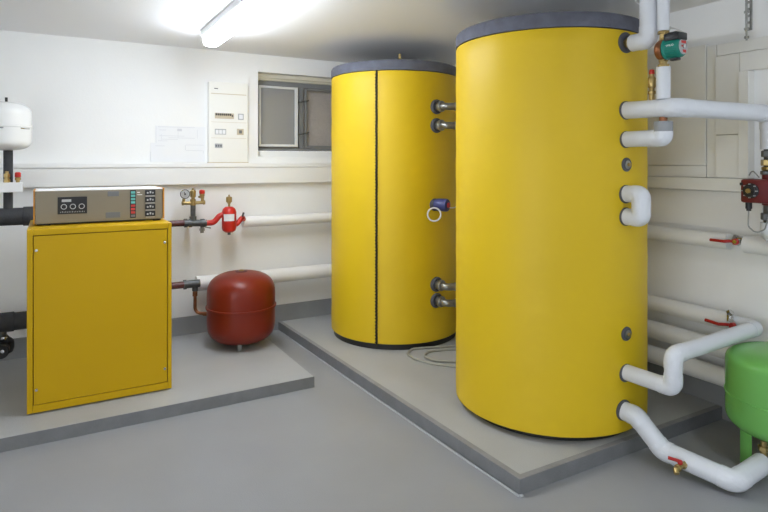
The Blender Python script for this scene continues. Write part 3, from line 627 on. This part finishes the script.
# ------------------------------------------------------------ safety group and air separator
yy = 4.62
t = thing('safety_group', 'brass safety group with gauge and valves behind the boiler', 'safety group', (0.944, yy, 0.98))
B().tube([(0.55, yy, 0.985), (0.88, yy, 0.982)], 0.024, n=24).build('feed_pipe', DRED, t, 'dark red pipe')
B().cyl((0.878, yy, 0.982), (1.045, yy, 0.975), 0.026).lathe([(0.033, 0), (0.033, 0.022)], (0.878, yy, 0.982), (1, 0, 0), n=28).lathe([(0.033, 0), (0.033, 0.02)], (0.915, yy, 0.981), (1, 0, 0), n=28).lathe([(0.032, 0), (0.032, 0.03)], (1.0, yy, 0.976), (1, 0, 0), n=28).build('tee', IRON, t, 'grey iron tee')
B().cyl((0.944, yy, 0.98), (0.944, yy, 1.125), 0.019).lathe([(0.026, 0), (0.026, 0.03)], (0.944, yy, 1.0), n=24).build('riser', IRON, t)
mb = B().cyl((0.868, yy, 1.135), (1.028, yy, 1.135), 0.013).cyl((0.944, yy, 1.115), (0.944, yy, 1.165), 0.021, bev=.003).cyl((0.876, yy, 1.135), (0.876, yy, 1.168), 0.011).cyl((1.015, yy, 1.135), (1.015, yy, 1.17), 0.012).hexn((0.862, yy, 1.135), (0.875, yy, 1.135), 0.018).hexn((1.02, yy, 1.135), (1.034, yy, 1.135), 0.018).build('manifold', BRASS, t, 'brass manifold')
B().lathe([(0.013, 0), (0.013, 0.012), (0.021, 0.016), (0.022, 0.06), (0.016, 0.068), (0.008, 0.07), (0.008, 0.082)], (0.944, yy, 1.165), n=24).build('air_vent', BRASS, t)
gg = B().lathe([(0.036, 0), (0.036, 0.02), (0.033, 0.022)], (0.884, yy - 0.0, 1.205), (-0.15, -1, 0), n=32).build('gauge', BLACK, t, 'round pressure gauge')
B().lathe([(0.031, 0.0225), (0, 0.0225)], (0.884, yy, 1.205), (-0.15, -1, 0), n=32).build('gauge_face', WENAM, gg)
B().cyl((0.882, yy - 0.026, 1.205), (0.872, yy - 0.028, 1.222), 0.002, n=8).cyl((0.8805, yy - .0225, 1.205), (0.88, yy - 0.029, 1.205), 0.006, n=12).build('gauge_needle', BLACK, gg)
B().hexn((1.012, yy, 1.168), (1.012, yy, 1.19), 0.016).cyl((1.012, yy, 1.185), (1.012, yy, 1.205), 0.019, bev=.002).cyl((1.012, yy, 1.18), (0.985, yy - 0.02, 1.18), 0.009, n=16).build('safety_valve', BRASS, t)
B().lathe([(0.02, 0), (0.022, 0.008), (0.02, 0.026), (0.012, 0.03), (0, 0.03)], (1.012, yy, 1.204), n=24).build('red_cap', RED, t, 'red cap')
B().cyl((1.012, yy, 0.90), (1.012, yy, 0.965), 0.014).hexn((1.012, yy, 0.915), (1.012, yy, 0.935), 0.02).cyl((1.012, yy - .01, 0.952), (1.075, yy - .015, 0.935), 0.005, n=10).build('drain_cock', STEEL, t)
t = thing('air_separator', 'bright red air separator with a brass vent against the back wall', 'air separator', (1.225, yy, 0.89))
B().tube([(1.045, yy, 0.974), (1.10, yy, 0.974), (1.15, yy, 1.03), (1.2, yy, 1.035)], 0.022, 0.05, n=24).tube([(1.24, yy, 0.945), (1.29, yy + .01, 0.955), (1.335, yy + 0.02, 1.005), (1.355, yy + 0.06, 0.985)], 0.02, 0.03, n=24).build('red_pipe', RED, t)
B().lathe([(0.0, 0.0), (0.03, 0.004), (0.05, 0.018), (0.056, 0.04), (0.056, 0.165), (0.048, 0.19), (0.028, 0.206), (0.0, 0.21)], (1.222, yy, 0.888), n=40).build('body', RED, t)
# curved paper label on the body
b = B(); rows = []
for i in range(13):
    a = math.radians(-150 + i * 7.5); rows.append([b.bm.verts.new((1.222 + rr * math.cos(a), yy + rr * math.sin(a), zz)) for rr, zz in ((0.0565, 0.985), (0.0575, 0.985), (0.0575, 1.04), (0.0565, 1.04))])
for A_, Q in zip(rows, rows[1:]):
    for i in range(4): b.bm.faces.new((A_[i], A_[(i + 1) % 4], Q[(i + 1) % 4], Q[i]))
b.build('paper_label', PAPER, t, 'white paper label')
B().cyl((1.222, yy, 1.096), (1.222, yy, 1.125), 0.009, n=16).hexn((1.222, yy, 1.12), (1.222, yy, 1.13), 0.014).lathe([(0.02, 0), (0.023, 0.004), (0.023, 0.04), (0.015, 0.045), (0.006, 0.046), (0.006, 0.06)], (1.222, yy, 1.13), n=24).build('vent', BRASS, t, 'brass vent')
B().cyl((1.222, yy, 0.872), (1.222, yy, 0.89), 0.012, n=16).build('plug', IRON, t)
B().cyl((1.325, yy - .01, 1.01), (1.335, yy - .015, 1.045), 0.008, n=12).build('bleed_screw', IRON, t)
# copper tail to the red vessel
t = thing('copper_pipe', 'dark red and copper pipe running from behind the boiler to the red vessel', 'pipe', (0.96, 4.60, 0.3))
B().tube([(0.55, 4.60, 0.515), (0.88, 4.60, 0.515)], 0.026, n=24).build('feed_pipe', DRED, t, 'dark red pipe')
B().cyl((0.87, 4.60, 0.515), (0.99, 4.60, 0.515), 0.030).lathe([(0.036, 0), (0.036, 0.02)], (0.87, 4.60, 0.515), (1, 0, 0), n=28).cyl((0.955, 4.60, 0.515), (0.955, 4.60, 0.46), 0.022).build('elbow', IRON, t, 'grey iron tee')
B().tube([(0.955, 4.60, 0.48), (0.955, 4.60, 0.29), (1.03, 4.55, 0.285), (1.06, 4.52, 0.285)], 0.012, 0.045, n=20).cyl((0.955, 4.60, 0.455), (0.955, 4.60, 0.42), 0.018, n=20).cyl((1.01, 4.56, 0.285), (1.06, 4.52, 0.285), 0.016, n=20).build('copper_tail', COPPER, t, 'bent copper tail')

# ------------------------------------------------------------ on the back wall
t = thing('distribution_board', 'tall cream electrical distribution board beside the window', 'electrical board', (1.263, YB, 1.445))
e0, e1, ey = 1.100, 1.425, YB - 0.045
B().box(e0, e1, ey, YB, 1.447, 2.105, bev=0.006).build('case', CREAM, t, smooth=False)
for z_ in (2.005, 1.775, 1.645): B().box(e0 + 0.02, e1 - 0.016, ey - 0.003, ey, z_, z_ + (0.005 if z_ > 2 else 0.002)).build('seam', CREAMD, t)
B().box(e0 - 0.002, e1 + 0.002, ey - 0.003, YB, 1.442, 1.449).build('bottom_edge', CREAMD, t)
def eb(name, m, parent, *bs):
    b = B()
    for q in bs: b.box(e0 + q[0], e0 + q[1], ey - q[4], ey + 0.001, q[2], q[3])
    return b.build(name, m, parent, smooth=False)
br = eb('breaker_row', CREAMD, t, (0.05, 0.205, 1.805, 1.85, 0.004))
for i in range(9): eb('breaker_toggle', BLACK if i < 8 else IRON, br, (0.055 + i * 0.0165, 0.064 + i * 0.0165, 1.83 - (0.008 if i == 8 else 0), 1.848 - (0.012 if i == 8 else 0), 0.012))
eb('meter', LGREY, t, (0.24, 0.285, 1.80, 1.85, 0.006)); eb('meter_face', PAPER, t, (0.247, 0.278, 1.808, 1.843, 0.008))
rr = eb('relay_row', LGREY, t, (0.05, 0.14, 1.675, 1.72, 0.004))
for i in range(3): eb('relay', PAPER, rr, (0.055 + i * 0.028, 0.078 + i * 0.028, 1.68, 1.712, 0.007))
eb('timer', CREAMD, t, (0.23, 0.285, 1.675, 1.725, 0.006)); eb('timer_face', GREY, t, (0.247, 0.27, 1.687, 1.713, 0.009))
rr = eb('terminal_row', LGREY, t, (0.05, 0.11, 1.565, 1.60, 0.004))
for i in range(3): eb('terminal', GREY, rr, (0.054 + i * 0.019, 0.066 + i * 0.019, 1.575, 1.59, 0.006))
eb('maker_mark', GREY, t, (0.045, 0.075, 2.045, 2.052, 0.002))

t = thing('wiring_diagram', 'faint paper diagrams in a clear sleeve pinned left of the distribution board', 'paper', (0.87, YB - .004, 1.45))
B().box(0.70, 1.085, YB - 0.004, YB - 0.001, 1.53, 1.735).box(0.665, 1.08, YB - 0.007, YB - 0.004, 1.452, 1.60).build('sheet', PAPER, t, smooth=False)
b = B(); yq = YB - 0.0045
for x0_, x1_, z_ in ((0.72, 1.0, 1.725), (0.73, 0.78, 1.70), (0.73, 0.92, 1.655), (0.80, 1.0, 1.64), (0.75, 0.87, 1.628), (0.72, 0.79, 1.615)): b.box(x0_, x1_, yq - .0005, yq, z_, z_ + 0.003)
for x_, z0_, z1_ in ((0.705, 1.60, 1.73), (0.745, 1.62, 1.67), (0.87, 1.64, 1.69), (1.02, 1.64, 1.71)): b.box(x_, x_ + 0.002, yq - .0005, yq, z0_, z1_)
b.box(0.865, 0.90, yq - .0005, yq, 1.695, 1.715)
yq = YB - 0.0075
for x0_, x1_, z_ in ((0.93, 1.07, 1.585), (0.93, 1.06, 1.54), (0.70, 0.77, 1.575)): b.box(x0_, x1_, yq - .0005, yq, z_, z_ + 0.003)
for x_, z0_, z1_ in ((0.925, 1.545, 1.585), (0.665, 1.455, 1.53), (1.065, 1.52, 1.54)): b.box(x_, x_ + 0.003, yq - .0005, yq, z0_, z1_)
b.build('faint_lines', INK, t, 'faint printed lines')
